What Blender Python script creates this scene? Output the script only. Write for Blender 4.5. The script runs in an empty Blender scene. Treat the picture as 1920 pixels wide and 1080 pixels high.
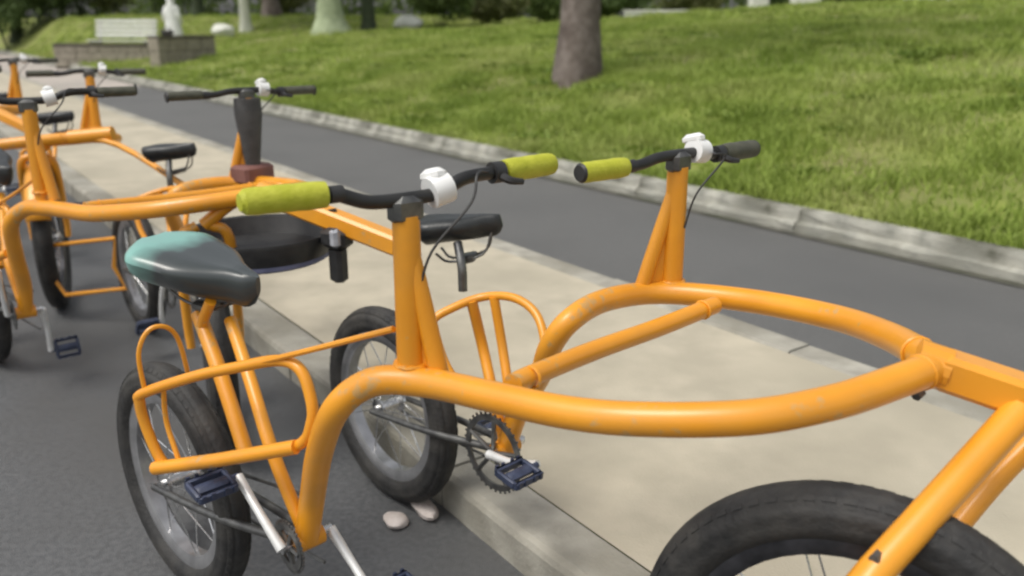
import bpy, math, random
import numpy as np
from mathutils import Vector, Matrix

random.seed(7)
rng = np.random.default_rng(11)
scene = bpy.context.scene
col = scene.collection

# ------------------------------------------------------------------ camera
H, FPX = 1.42, 1600.0
PITCH = math.atan(497 / FPX)
cam_d = bpy.data.cameras.new('camera')
cam_d.lens = 30.0
cam_d.sensor_width = 36.0
cam_d.clip_start = 0.05
cam_d.clip_end = 900.0
cam_d.dof.use_dof = True
cam_d.dof.focus_distance = 1.85
cam_d.dof.aperture_fstop = 2.5
cam = bpy.data.objects.new('camera', cam_d)
col.objects.link(cam)
cam.location = (0, 0, H)
cam.rotation_euler = (math.pi / 2 - PITCH, 0, 0)
scene.camera = cam

# ------------------------------------------------------------------ light
SUN_EL, SUN_AZ = math.radians(62), math.radians(-125)   # az measured from +Y towards +X
w = bpy.data.worlds.new('World')
scene.world = w
w.use_nodes = True
wn, wl = w.node_tree.nodes, w.node_tree.links
sky = wn.new('ShaderNodeTexSky')
sky.sky_type = 'NISHITA'
sky.sun_disc = False
sky.sun_elevation = SUN_EL
sky.sun_rotation = SUN_AZ
sky.air_density = 1.0
sky.dust_density = 4.0
hsv = wn.new('ShaderNodeHueSaturation')
hsv.inputs['Saturation'].default_value = 0.22
hsv.inputs['Value'].default_value = 1.0
wl.new(sky.outputs[0], hsv.inputs['Color'])
wl.new(hsv.outputs[0], wn['Background'].inputs['Color'])
wn['Background'].inputs['Strength'].default_value = 0.15
sun_d = bpy.data.lights.new('sun', 'SUN')
sun_d.energy = 1.5
sun_d.angle = math.radians(24)
sun_d.color = (1.0, 0.95, 0.86)
sun = bpy.data.objects.new('sun', sun_d)
col.objects.link(sun)
sd = Vector((math.sin(SUN_AZ) * math.cos(SUN_EL), math.cos(SUN_AZ) * math.cos(SUN_EL), math.sin(SUN_EL)))
sun.rotation_euler = (-sd).to_track_quat('-Z', 'Y').to_euler()
sun.location = sd * 50

scene.view_settings.view_transform = 'Standard'
scene.view_settings.look = 'None'
scene.view_settings.gamma = 1.0
scene.view_settings.use_curve_mapping = False
scene.view_settings.exposure = 0.15
scene.render.engine = 'CYCLES'
scene.cycles.filter_width = 2.3
scene.cycles.max_bounces = 6
scene.cycles.use_denoising = True

# ------------------------------------------------------------------ helpers
SP, CP = math.sin(PITCH), math.cos(PITCH)


def ray(px, py):
    u, v = (px - 960) / FPX, (py - 540) / FPX
    return Vector((u, CP - v * SP, -(SP + v * CP)))


def P(px, py, z):
    """world point at height z seen at this place of the 1920x1080 photograph"""
    r = ray(px, py)
    return Vector((0, 0, H)) + r * ((z - H) / r.z)


def PD(px, py, D):
    """world point at distance D ahead"""
    r = ray(px, py)
    return Vector((0, 0, H)) + r * (D / r.y)


def new_mat(name):
    m = bpy.data.materials.new(name)
    m.use_nodes = True
    nt = m.node_tree
    return m, nt, nt.nodes['Principled BSDF']


def noise_mat(name, c1, c2, scale=8.0, rough=(0.5, 0.7), metal=0.0, bump=0.0, bump_scale=None,
              coat=0.0, detail=6.0, c3=None, scale3=2.0, ramp=(0.35, 0.65), spec=0.5, sub=None):
    m, nt, b = new_mat(name)
    n, l = nt.nodes, nt.links
    tc = n.new('ShaderNodeTexCoord')
    tx = n.new('ShaderNodeTexNoise')
    tx.inputs['Scale'].default_value = scale
    tx.inputs['Detail'].default_value = detail
    l.new(tc.outputs['Object'], tx.inputs['Vector'])
    rp = n.new('ShaderNodeValToRGB')
    rp.color_ramp.elements[0].position, rp.color_ramp.elements[1].position = ramp
    rp.color_ramp.elements[0].color = (*c1, 1)
    rp.color_ramp.elements[1].color = (*c2, 1)
    l.new(tx.outputs['Fac'], rp.inputs['Fac'])
    outc = rp.outputs['Color']
    if c3 is not None:
        t3 = n.new('ShaderNodeTexNoise')
        t3.inputs['Scale'].default_value = scale3
        t3.inputs['Detail'].default_value = 4
        l.new(tc.outputs['Object'], t3.inputs['Vector'])
        mr = n.new('ShaderNodeMapRange')
        mr.inputs['From Min'].default_value = 0.45
        mr.inputs['From Max'].default_value = 0.7
        l.new(t3.outputs['Fac'], mr.inputs['Value'])
        mx = n.new('ShaderNodeMix')
        mx.data_type = 'RGBA'
        l.new(mr.outputs[0], mx.inputs[0])
        l.new(outc, mx.inputs[6])
        mx.inputs[7].default_value = (*c3, 1)
        outc = mx.outputs[2]
    l.new(outc, b.inputs['Base Color'])
    mr2 = n.new('ShaderNodeMapRange')
    mr2.inputs['To Min'].default_value, mr2.inputs['To Max'].default_value = rough
    l.new(tx.outputs['Fac'], mr2.inputs['Value'])
    l.new(mr2.outputs[0], b.inputs['Roughness'])
    b.inputs['Metallic'].default_value = metal
    b.inputs['Coat Weight'].default_value = coat
    b.inputs['Coat Roughness'].default_value = 0.22
    b.inputs['Specular IOR Level'].default_value = spec
    if bump:
        tb = n.new('ShaderNodeTexNoise')
        tb.inputs['Scale'].default_value = bump_scale or scale * 4
        tb.inputs['Detail'].default_value = 5
        l.new(tc.outputs['Object'], tb.inputs['Vector'])
        bp = n.new('ShaderNodeBump')
        bp.inputs['Strength'].default_value = bump
        bp.inputs['Distance'].default_value = 0.01
        l.new(tb.outputs['Fac'], bp.inputs['Height'])
        l.new(bp.outputs[0], b.inputs['Normal'])
    return m


M = {}
M['orange'] = noise_mat('orange_paint', (0.74, 0.29, 0.012), (0.82, 0.345, 0.020), 5, (0.34, 0.46), coat=0.3, c3=(0.70, 0.30, 0.028), scale3=9, bump=0.03, bump_scale=60)
_m = M['orange']
_n, _l = _m.node_tree.nodes, _m.node_tree.links
_b = _n['Principled BSDF']
_src = _b.inputs['Base Color'].links[0].from_socket
_tc = _n.new('ShaderNodeTexCoord')
_t = _n.new('ShaderNodeTexNoise')
_t.inputs['Scale'].default_value = 38
_t.inputs['Detail'].default_value = 8
_l.new(_tc.outputs['Object'], _t.inputs['Vector'])
_t2 = _n.new('ShaderNodeTexNoise')
_t2.inputs['Scale'].default_value = 4.5
_l.new(_tc.outputs['Object'], _t2.inputs['Vector'])
_ml = _n.new('ShaderNodeMath')
_ml.operation = 'MULTIPLY'
_l.new(_t.outputs['Fac'], _ml.inputs[0])
_l.new(_t2.outputs['Fac'], _ml.inputs[1])
_mr = _n.new('ShaderNodeMapRange')
_mr.inputs['From Min'].default_value = .36
_mr.inputs['From Max'].default_value = .42
_mr.inputs['To Max'].default_value = .7
_l.new(_ml.outputs[0], _mr.inputs['Value'])
_mx = _n.new('ShaderNodeMix')
_mx.data_type = 'RGBA'
_l.new(_mr.outputs[0], _mx.inputs[0])
_l.new(_src, _mx.inputs[6])
_mx.inputs[7].default_value = (.50, .33, .14, 1)
_l.new(_mx.outputs[2], _b.inputs['Base Color'])
M['rubber'] = noise_mat('tyre_rubber', (0.016, 0.016, 0.016), (0.032, 0.031, 0.030), 30, (0.6, 0.8), bump=0.3, bump_scale=90, c3=(0.05, 0.047, 0.042), scale3=12)
M['rim'] = noise_mat('dark_rim_metal', (0.05, 0.05, 0.055), (0.10, 0.10, 0.11), 20, (0.3, 0.45), metal=0.8)
M['rim_alloy'] = noise_mat('pale_rim_alloy', (0.38, 0.38, 0.39), (0.52, 0.52, 0.53), 20, (0.25, 0.4), metal=0.85)
M['steel'] = noise_mat('bright_steel', (0.55, 0.55, 0.55), (0.75, 0.75, 0.74), 25, (0.18, 0.35), metal=1.0)
M['arm'] = noise_mat('polished_crank_alloy', (0.72, 0.72, 0.70), (0.85, 0.85, 0.83), 25, (0.3, 0.45), metal=0.35)
M['dark_steel'] = noise_mat('dark_steel', (0.10, 0.10, 0.10), (0.2, 0.2, 0.19), 25, (0.3, 0.5), metal=0.8)
M['bar'] = noise_mat('black_bar_paint', (0.012, 0.012, 0.012), (0.022, 0.022, 0.021), 20, (0.35, 0.5))
M['plastic'] = noise_mat('black_plastic', (0.018, 0.018, 0.019), (0.03, 0.03, 0.03), 30, (0.4, 0.6))
M['grip'] = noise_mat('lime_grip_rubber', (0.40, 0.42, 0.022), (0.48, 0.49, 0.045), 40, (0.5, 0.7), bump=0.2, bump_scale=150)
M['dull_grip'] = noise_mat('dark_grip_rubber', (0.05, 0.052, 0.035), (0.085, 0.085, 0.06), 30, (0.5, 0.7))
M['rust'] = noise_mat('dull_red_brown_paint', (.16, .07, .06), (.24, .11, .09), 12, (.6, .8))
M['white'] = noise_mat('white_plastic', (0.74, 0.74, 0.72), (0.82, 0.82, 0.80), 15, (0.35, 0.5))
M['saddle'] = noise_mat('black_saddle_vinyl', (0.014, 0.016, 0.017), (0.024, 0.027, 0.027), 25, (0.3, 0.42), bump=0.12, bump_scale=120)
M['pedal'] = noise_mat('blue_pedal_plastic', (0.025, 0.034, 0.065), (0.05, 0.064, 0.115), 25, (0.35, 0.55))
M['lens'] = noise_mat('grey_lamp_lens', (0.30, 0.31, 0.34), (0.42, 0.43, 0.46), 40, (0.12, 0.25))
M['cover'] = noise_mat('dark_grey_cover_cloth', (0.055, 0.055, 0.055), (0.085, 0.085, 0.085), 20, (0.7, 0.9), bump=0.2)
M['asphalt'] = noise_mat('grey_asphalt', (0.078, 0.081, 0.084), (0.122, 0.125, 0.128), 55, (0.38, 0.58), bump=0.35, bump_scale=260, c3=(0.085, 0.085, 0.083), scale3=0.9)
M['asphalt2'] = noise_mat('worn_road_asphalt', (0.10, 0.10, 0.097), (0.132, 0.131, 0.126), 50, (0.55, 0.75), bump=0.35, bump_scale=220, c3=(0.098, 0.098, 0.095), scale3=0.7)
M['concrete'] = noise_mat('median_concrete', (0.40, 0.36, 0.275), (0.50, 0.45, 0.345), 5, (0.8, 0.92), bump=0.25, bump_scale=120, c3=(0.37, 0.335, 0.255), scale3=1.1, detail=12)
M['kerb'] = noise_mat('kerb_concrete', (0.30, 0.285, 0.24), (0.42, 0.40, 0.34), 9, (0.8, 0.95), bump=0.35, bump_scale=80, c3=(0.24, 0.225, 0.18), scale3=2.5)
M['kerb_old'] = noise_mat('old_kerb_concrete', (0.24, 0.24, 0.205), (0.44, 0.43, 0.37), 6, (0.8, 0.95), bump=0.6, bump_scale=45, c3=(0.10, 0.10, 0.075), scale3=3.0, ramp=(0.35, 0.62))
M['gutter'] = noise_mat('dirty_gutter', (0.045, 0.045, 0.035), (0.11, 0.105, 0.085), 6, (0.6, 0.85), bump=0.4, bump_scale=90, c3=(0.05, 0.055, 0.03), scale3=2)
M['apron'] = noise_mat('pinkish_paving', (0.38, 0.34, 0.30), (0.46, 0.41, 0.36), 3, (0.8, 0.92), bump=0.2, c3=(0.33, 0.30, 0.265), scale3=0.5)
M['soil'] = noise_mat('lawn_soil_green', (0.15, 0.19, 0.035), (0.22, 0.26, 0.05), 3, (0.9, 1.0), bump=0.6, bump_scale=40, c3=(0.20, 0.19, 0.075), scale3=0.8)
M['stone'] = noise_mat('brown_grey_stone', (0.23, 0.205, 0.16), (0.31, 0.28, 0.225), 6, (0.8, 0.95), bump=0.5, bump_scale=30)
M['coping'] = noise_mat('dark_coping', (0.06, 0.055, 0.04), (0.11, 0.10, 0.07), 8, (0.8, 0.95), bump=0.4)
M['bench_white'] = noise_mat('white_bench_paint', (0.62, 0.63, 0.58), (0.74, 0.75, 0.70), 8, (0.5, 0.7))
M['cloth'] = noise_mat('white_cloth', (0.66, 0.67, 0.65), (0.78, 0.79, 0.77), 6, (0.85, 0.95), bump=0.3, bump_scale=20)
M['bag'] = noise_mat('dark_bag_cloth', (0.025, 0.024, 0.02), (0.05, 0.045, 0.04), 20, (0.7, 0.9))
M['skin'] = noise_mat('skin', (0.28, 0.16, 0.10), (0.33, 0.20, 0.13), 10, (0.5, 0.7))
M['trouser'] = noise_mat('grey_trousers', (0.10, 0.10, 0.11), (0.14, 0.14, 0.15), 12, (0.8, 0.95))
M['bark'] = noise_mat('grey_brown_bark', (0.125, 0.10, 0.085), (0.22, 0.185, 0.165), 7, (0.85, 1.0), bump=0.9, bump_scale=22, c3=(0.08, 0.06, 0.05), scale3=3)
M['bark_pale'] = noise_mat('pale_green_bark', (0.28, 0.33, 0.20), (0.40, 0.46, 0.29), 4, (0.85, 1.0), bump=0.6, bump_scale=20)
M['bark_white'] = noise_mat('limewashed_bark', (0.50, 0.51, 0.42), (0.62, 0.63, 0.53), 4, (0.85, 1.0), bump=0.5, bump_scale=20)
M['bark_dark'] = noise_mat('dark_mossy_bark', (0.03, 0.045, 0.02), (0.06, 0.075, 0.04), 6, (0.85, 1.0), bump=0.8, bump_scale=20)
M['scrap'] = noise_mat('pale_pinkish_stone', (0.48, 0.42, 0.38), (0.62, 0.56, 0.52), 12, (0.8, 0.95), bump=0.4, bump_scale=60)
M['far_white'] = noise_mat('whitewashed_masonry', (0.60, 0.61, 0.54), (0.70, 0.71, 0.63), 4, (0.8, 0.95), bump=0.3)


def leaf_mat(name, c1, c2, c3, scale, transl=0.25):
    m, nt, b = new_mat(name)
    n, l = nt.nodes, nt.links
    ge = n.new('ShaderNodeNewGeometry')
    tx = n.new('ShaderNodeTexNoise')
    tx.inputs['Scale'].default_value = scale
    tx.inputs['Detail'].default_value = 4
    l.new(ge.outputs['Position'], tx.inputs['Vector'])
    rp = n.new('ShaderNodeValToRGB')
    rp.color_ramp.elements[0].position = 0.32
    rp.color_ramp.elements[0].color = (*c1, 1)
    rp.color_ramp.elements[1].position = 0.68
    rp.color_ramp.elements[1].color = (*c3, 1)
    e = rp.color_ramp.elements.new(0.5)
    e.color = (*c2, 1)
    l.new(tx.outputs['Fac'], rp.inputs['Fac'])
    ri = n.new('ShaderNodeMix')
    ri.data_type = 'RGBA'
    ri.blend_type = 'MULTIPLY'
    ri.inputs[0].default_value = 0.5
    l.new(rp.outputs[0], ri.inputs[6])
    rr = n.new('ShaderNodeMapRange')
    l.new(ge.outputs['Random Per Island'], rr.inputs['Value'])
    rr.inputs['To Min'].default_value = 0.5
    rr.inputs['To Max'].default_value = 1.25
    l.new(rr.outputs[0], ri.inputs[7])
    l.new(ri.outputs[2], b.inputs['Base Color'])
    b.inputs['Roughness'].default_value = 0.6
    b.inputs['Specular IOR Level'].default_value = 0.25
    out = n['Material Output']
    tr = n.new('ShaderNodeBsdfTranslucent')
    l.new(ri.outputs[2], tr.inputs['Color'])
    ms = n.new('ShaderNodeMixShader')
    ms.inputs[0].default_value = transl
    l.new(b.outputs[0], ms.inputs[1])
    l.new(tr.outputs[0], ms.inputs[2])
    l.new(ms.outputs[0], out.inputs['Surface'])
    return m


M['grass'] = leaf_mat('grass_blades', (0.24, 0.33, 0.06), (0.34, 0.43, 0.095), (0.43, 0.48, 0.155), 0.7, 0.4)
M['weed'] = leaf_mat('dark_weed_leaves', (0.11, 0.18, 0.025), (0.18, 0.25, 0.04), (0.25, 0.32, 0.07), 1.5, 0.35)
M['leaf_dark'] = leaf_mat('dark_green_leaves', (0.075, 0.12, 0.035), (0.11, 0.165, 0.055), (0.16, 0.22, 0.085), 1.2, 0.35)
M['leaf_mid'] = leaf_mat('mid_green_leaves', (0.08, 0.13, 0.03), (0.13, 0.185, 0.05), (0.18, 0.235, 0.08), 1.2, 0.35)
M['leaf_olive'] = leaf_mat('olive_leaves', (0.07, 0.09, 0.02), (0.11, 0.125, 0.04), (0.16, 0.17, 0.07), 1.2)


def link(name, verts, faces, mat, parent=None, smooth=False, loc=None):
    me = bpy.data.meshes.new(name)
    me.from_pydata([tuple(v) for v in verts], [], faces)
    me.materials.append(mat)
    if smooth:
        me.polygons.foreach_set('use_smooth', [True] * len(me.polygons))
    me.update()
    o = bpy.data.objects.new(name, me)
    col.objects.link(o)
    if parent is not None:
        o.parent = parent
    if loc is not None:
        o.location = loc
    return o


def tag(o, label=None, cat=None, group=None, kind=None):
    if label:
        o['label'] = label
    if cat:
        o['category'] = cat
    if group:
        o['group'] = group
    if kind:
        o['kind'] = kind
    return o


def empty(name, loc=(0, 0, 0), rz=0.0, parent=None):
    o = bpy.data.objects.new(name, None)
    o.empty_display_size = 0.2
    col.objects.link(o)
    o.location = loc
    o.rotation_euler = (0, 0, rz)
    if parent is not None:
        o.parent = parent
    return o


class MB:
    """collects shapes that become ONE mesh"""

    def __init__(self):
        self.v, self.f = [], []

    def add(self, v, f):
        n = len(self.v)
        self.v += [Vector(p) for p in v]
        self.f += [tuple(i + n for i in q) for q in f]
        return self

    def box(self, c, s, rot=None, bev=0.0):
        c = Vector(c)
        sx, sy, sz = s[0] / 2, s[1] / 2, s[2] / 2
        if bev <= 0:
            pts = [Vector((x * sx, y * sy, z * sz)) for z in (-1, 1) for y in (-1, 1) for x in (-1, 1)]
            fs = [(0, 2, 3, 1), (4, 5, 7, 6), (0, 1, 5, 4), (2, 6, 7, 3), (0, 4, 6, 2), (1, 3, 7, 5)]
        else:
            b = min(bev, sx * .9, sy * .9, sz * .9)
            pts, rings = [], [(-sz, b), (-sz + b, 0), (sz - b, 0), (sz, b)]
            for z, i in rings:
                x, y, k = sx - i, sy - i, b
                for (px, py) in ((x - k, -y), (x, -y + k), (x, y - k), (x - k, y), (-x + k, y), (-x, y - k), (-x, -y + k), (-x + k, -y)):
                    pts.append(Vector((px, py, z)))
            fs = []
            for r in range(3):
                for k in range(8):
                    a, d = r * 8 + k, r * 8 + (k + 1) % 8
                    fs.append((a, d, d + 8, a + 8))
            fs.append(tuple(range(7, -1, -1)))
            fs.append(tuple(range(24, 32)))
        if rot is not None:
            pts = [rot @ p for p in pts]
        return self.add([p + c for p in pts], fs)

    def tube(self, pts, r, n=12, closed=False, res=0, flat=1.0):
        """round tube swept along pts; r a number or one per point; res>0 smooths with Catmull-Rom"""
        pts = [Vector(p) for p in pts]
        rs = list(r) if hasattr(r, '__len__') else [r] * len(pts)
        if res:
            pts, rs = catmull(pts, rs, res, closed)
        m = len(pts)
        tang = []
        for i in range(m):
            a = pts[(i - 1) % m] if (closed or i > 0) else pts[i]
            b = pts[(i + 1) % m] if (closed or i < m - 1) else pts[i]
            t = (b - a)
            tang.append(t.normalized() if t.length > 1e-9 else Vector((0, 0, 1)))
        up = Vector((0, 0, 1)) if abs(tang[0].z) < 0.9 else Vector((1, 0, 0))
        u = tang[0].cross(up).normalized()
        base = len(self.v)
        for i in range(m):
            t = tang[i]
            u = (u - t * u.dot(t))
            u = u.normalized() if u.length > 1e-6 else t.orthogonal().normalized()
            v = t.cross(u)
            for k in range(n):
                a = 2 * math.pi * k / n
                self.v.append(pts[i] + (u * math.cos(a) + v * math.sin(a) * flat) * rs[i])
        seg = m if closed else m - 1
        for i in range(seg):
            for k in range(n):
                a, b = base + i * n + k, base + i * n + (k + 1) % n
                c, d = base + ((i + 1) % m) * n + (k + 1) % n, base + ((i + 1) % m) * n + k
                self.f.append((a, b, c, d))
        if not closed:
            self.f.append(tuple(base + k for k in range(n - 1, -1, -1)))
            self.f.append(tuple(base + (m - 1) * n + k for k in range(n)))
        return self

    def lathe(self, prof, n=24, axis='Y', c=(0, 0, 0), closed=True):
        """profile [(radius, along)] revolved round the axis"""
        base, m, c = len(self.v), len(prof), Vector(c)
        for k in range(n):
            a = 2 * math.pi * k / n
            for (r, h) in prof:
                if axis == 'Y':
                    p = Vector((r * math.cos(a), h, r * math.sin(a)))
                else:
                    p = Vector((r * math.cos(a), r * math.sin(a), h))
                self.v.append(p + c)
        e = m if closed else m - 1
        for k in range(n):
            for j in range(e):
                a, b = base + k * m + j, base + k * m + (j + 1) % m
                cc, d = base + ((k + 1) % n) * m + (j + 1) % m, base + ((k + 1) % n) * m + j
                self.f.append((a, b, cc, d))
        return self

    def build(self, name, mat, parent=None, smooth=True, loc=None, label=None):
        o = link(name, self.v, self.f, mat, parent, smooth, loc)
        if smooth:
            try:
                o.data.set_sharp_from_angle(angle=math.radians(38))
            except Exception:
                pass
        if label:
            o['label'] = label
        return o


def catmull(pts, rs, res, closed=False):
    m = len(pts)
    out, ro = [], []
    seg = m if closed else m - 1
    for i in range(seg):
        if closed:
            p0, p1, p2, p3 = pts[i - 1], pts[i], pts[(i + 1) % m], pts[(i + 2) % m]
        else:
            p1, p2 = pts[i], pts[i + 1]
            p0 = pts[i - 1] if i > 0 else p1 * 2 - p2
            p3 = pts[i + 2] if i + 2 < m else p2 * 2 - p1
        for k in range(res):
            t = k / res
            t2, t3 = t * t, t * t * t
            out.append(0.5 * ((2 * p1) + (p2 - p0) * t + (2 * p0 - 5 * p1 + 4 * p2 - p3) * t2 + (3 * p1 - p0 - 3 * p2 + p3) * t3))
            ro.append(rs[i] * (1 - t) + rs[(i + 1) % m] * t)
    if not closed:
        out.append(pts[-1])
        ro.append(rs[-1])
    return out, ro


def copy_tree(o, parent=None):
    c = o.copy()
    col.objects.link(c)
    c.parent = parent
    for ch in [x for x in o.children]:
        copy_tree(ch, c)
    return c


# ------------------------------------------------------------------ the lie of the land
# the road runs along T (away from the camera, to the left); S is across it, away from the tricycles
TD = Vector((-0.587, 0.81, 0)).normalized()
SD = Vector((TD.y, -TD.x, 0))


def RS(s, t, z=0.0):
    v = SD * s + TD * t
    return Vector((v.x, v.y, z))


def st(x, y):
    return SD.x * x + SD.y * y, TD.x * x + TD.y * y


S_KERB0, S_KERB1, S_ROAD0, S_ROAD1 = 1.18, 1.35, 3.0, 5.10
S_LAWN = 5.235


def smooth01(x):
    x = min(1.0, max(0.0, x))
    return x * x * (3 - 2 * x)


def lawn_z(s, t):
    xs = [5.0, 5.25, 7.8, 12.0, 16.0, 21.0, 26.0, 80.0]
    zs = [0.10, 0.165, 0.68, 1.15, 1.48, 1.86, 1.95, 1.7]
    z = float(np.interp(s, xs, zs))
    k = smooth01((t - 14) / 14)
    zflat = float(np.interp(s, [5.0, 5.25, 8.0, 14.0, 80], [0.10, 0.165, 0.42, 1.1, 1.7]))
    z = z * (1 - k) + zflat * k
    z = max(z, min(z + 1.3 * smooth01((t - 29) / 15) * smooth01((s - 5.2) / 2.5), 1.65))
    a = smooth01((s - 5.3) / 1.5)
    z += a * (0.045 * math.sin(1.7 * s + 0.9 * t) * math.sin(0.8 * t - 0.5 * s) + 0.03 * math.sin(3.1 * t + 1.1 * s) * math.sin(2.3 * s - 0.4 * t))
    return z


def strip(name, s0, s1, t0, t1, z, mat, seg=1.0, ns=6, wob=0.0):
    v, f = [], []
    nt = max(2, int((t1 - t0) / seg))
    for i in range(nt + 1):
        for j in range(ns + 1):
            s, t = s0 + (s1 - s0) * j / ns, t0 + (t1 - t0) * i / nt
            v.append(RS(s, t, z + (wob * math.sin(2.1 * t + s * 1.3) if 0 < j < ns else 0)))
    for i in range(nt):
        for j in range(ns):
            a = i * (ns + 1) + j
            f.append((a, a + 1, a + ns + 2, a + ns + 1))
    o = link(name, v, f, mat, smooth=True)
    # normals up
    if o.data.polygons[0].normal.z < 0:
        o.data.flip_normals()
    tag(o, kind='structure')
    return o


# ground to the horizon, a little lower than everything
g = link('ground', [(-400, -200, -0.06), (400, -200, -0.06), (400, 600, -0.06), (-400, 600, -0.06)], [(0, 1, 2, 3)], M['soil'])
tag(g, kind='structure')
strip('parking_asphalt', -14, S_KERB0 + 0.02, -12, 60, 0.0, M['asphalt'], 1.0, 8)
strip('median_pavement', S_KERB1 - 0.005, S_ROAD0 - 0.15, -10, 60, 0.118, M['concrete'], 0.7, 6, 0.002)
strip('road', S_ROAD0 - 0.04, S_ROAD1 + 0.02, -10, 21.5, 0.004, M['asphalt2'], 1.0, 6)
strip('far_paving', S_ROAD0 - 0.04, S_ROAD1 + 0.02, 21.5, 60, 0.006, M['apron'], 1.0, 6)


def kerb(name, s0, s1, h, t0, t1, mat, L, gap=0.008, rough=0.004, ledge=False):
    root = empty(name)
    tag(root, kind='structure')
    protos = []
    for k in range(4):
        mb = MB()
        ww, nn = s1 - s0, 9
        prof = [(0, -0.05), (0, h - 0.022), (0.006, h - 0.008), (0.022, h), (ww, h), (ww, -0.05)]
        if ledge:
            prof = [(-.035, -0.05), (-.035, .062), (-.022, .078), (0.004, .082), (0.012, h - .03), (0.028, h), (ww, h), (ww, -0.05)]
        v, f = [], []
        for i in range(nn + 1):
            y = (L - gap) * i / nn
            for q, (a, b) in enumerate(prof):
                j = random.uniform(-rough, rough) if 0 < q < len(prof) - 2 else 0
                v.append((a + j * 0.8, y, b + j))
        m = len(prof)
        for i in range(nn):
            for q in range(m - 1):
                a = i * m + q
                f.append((a, a + m, a + m + 1, a + 1))
        f.append(tuple(range(m)))
        f.append(tuple(nn * m + q for q in range(m - 1, -1, -1)))
        mb.add(v, f)
        o = mb.build('kerb_stone', mat, root, smooth=False)
        protos.append(o)
    ang = math.atan2(-TD.x, TD.y)
    n = int((t1 - t0) / L)
    for i in range(n):
        o = protos[i] if i < 4 else protos[random.randrange(4)].copy()
        if i >= 4:
            col.objects.link(o)
            o.parent = root
        o.location = RS(s0 + random.uniform(-0.003, 0.003), t0 + i * L, random.uniform(-0.003, 0.002))
        o.rotation_euler = (0, 0, ang)
    return root


kerb('near_kerb', S_KERB0, S_KERB1 - 0.012, 0.122, -4, 44, M['kerb'], 1.2)
kerb('median_road_kerb', S_ROAD0 - 0.15, S_ROAD0 - 0.002, 0.12, -4, 44, M['kerb'], 1.2)
kerb('lawn_kerb', S_ROAD1, S_LAWN - 0.01, 0.165, -6, 50, M['kerb_old'], 1.6, 0.006, 0.011, True)
strip('road_gutter', S_ROAD1 - .13, S_ROAD1 - .02, -10, 44, 0.009, M['gutter'], .6, 3)

# lawn bank
v, f = [], []
ss = list(np.concatenate([np.linspace(S_LAWN - 0.03, 12, 28), np.linspace(12.4, 26, 24), np.linspace(28, 90, 14)]))
ts = list(np.concatenate([np.linspace(-60, -14, 12), np.linspace(-13.5, 50, 150), np.linspace(54, 110, 14)]))
for t in ts:
    for s in ss:
        z = lawn_z(s, t)
        v.append(RS(s, t, z))
for i in range(len(ts) - 1):
    for j in range(len(ss) - 1):
        a = i * len(ss) + j
        f.append((a, a + 1, a + len(ss) + 1, a + len(ss)))
lawn = link('lawn', v, f, M['soil'], smooth=True)
if lawn.data.polygons[0].normal.z < 0:
    lawn.data.flip_normals()
tag(lawn, kind='structure')


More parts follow.
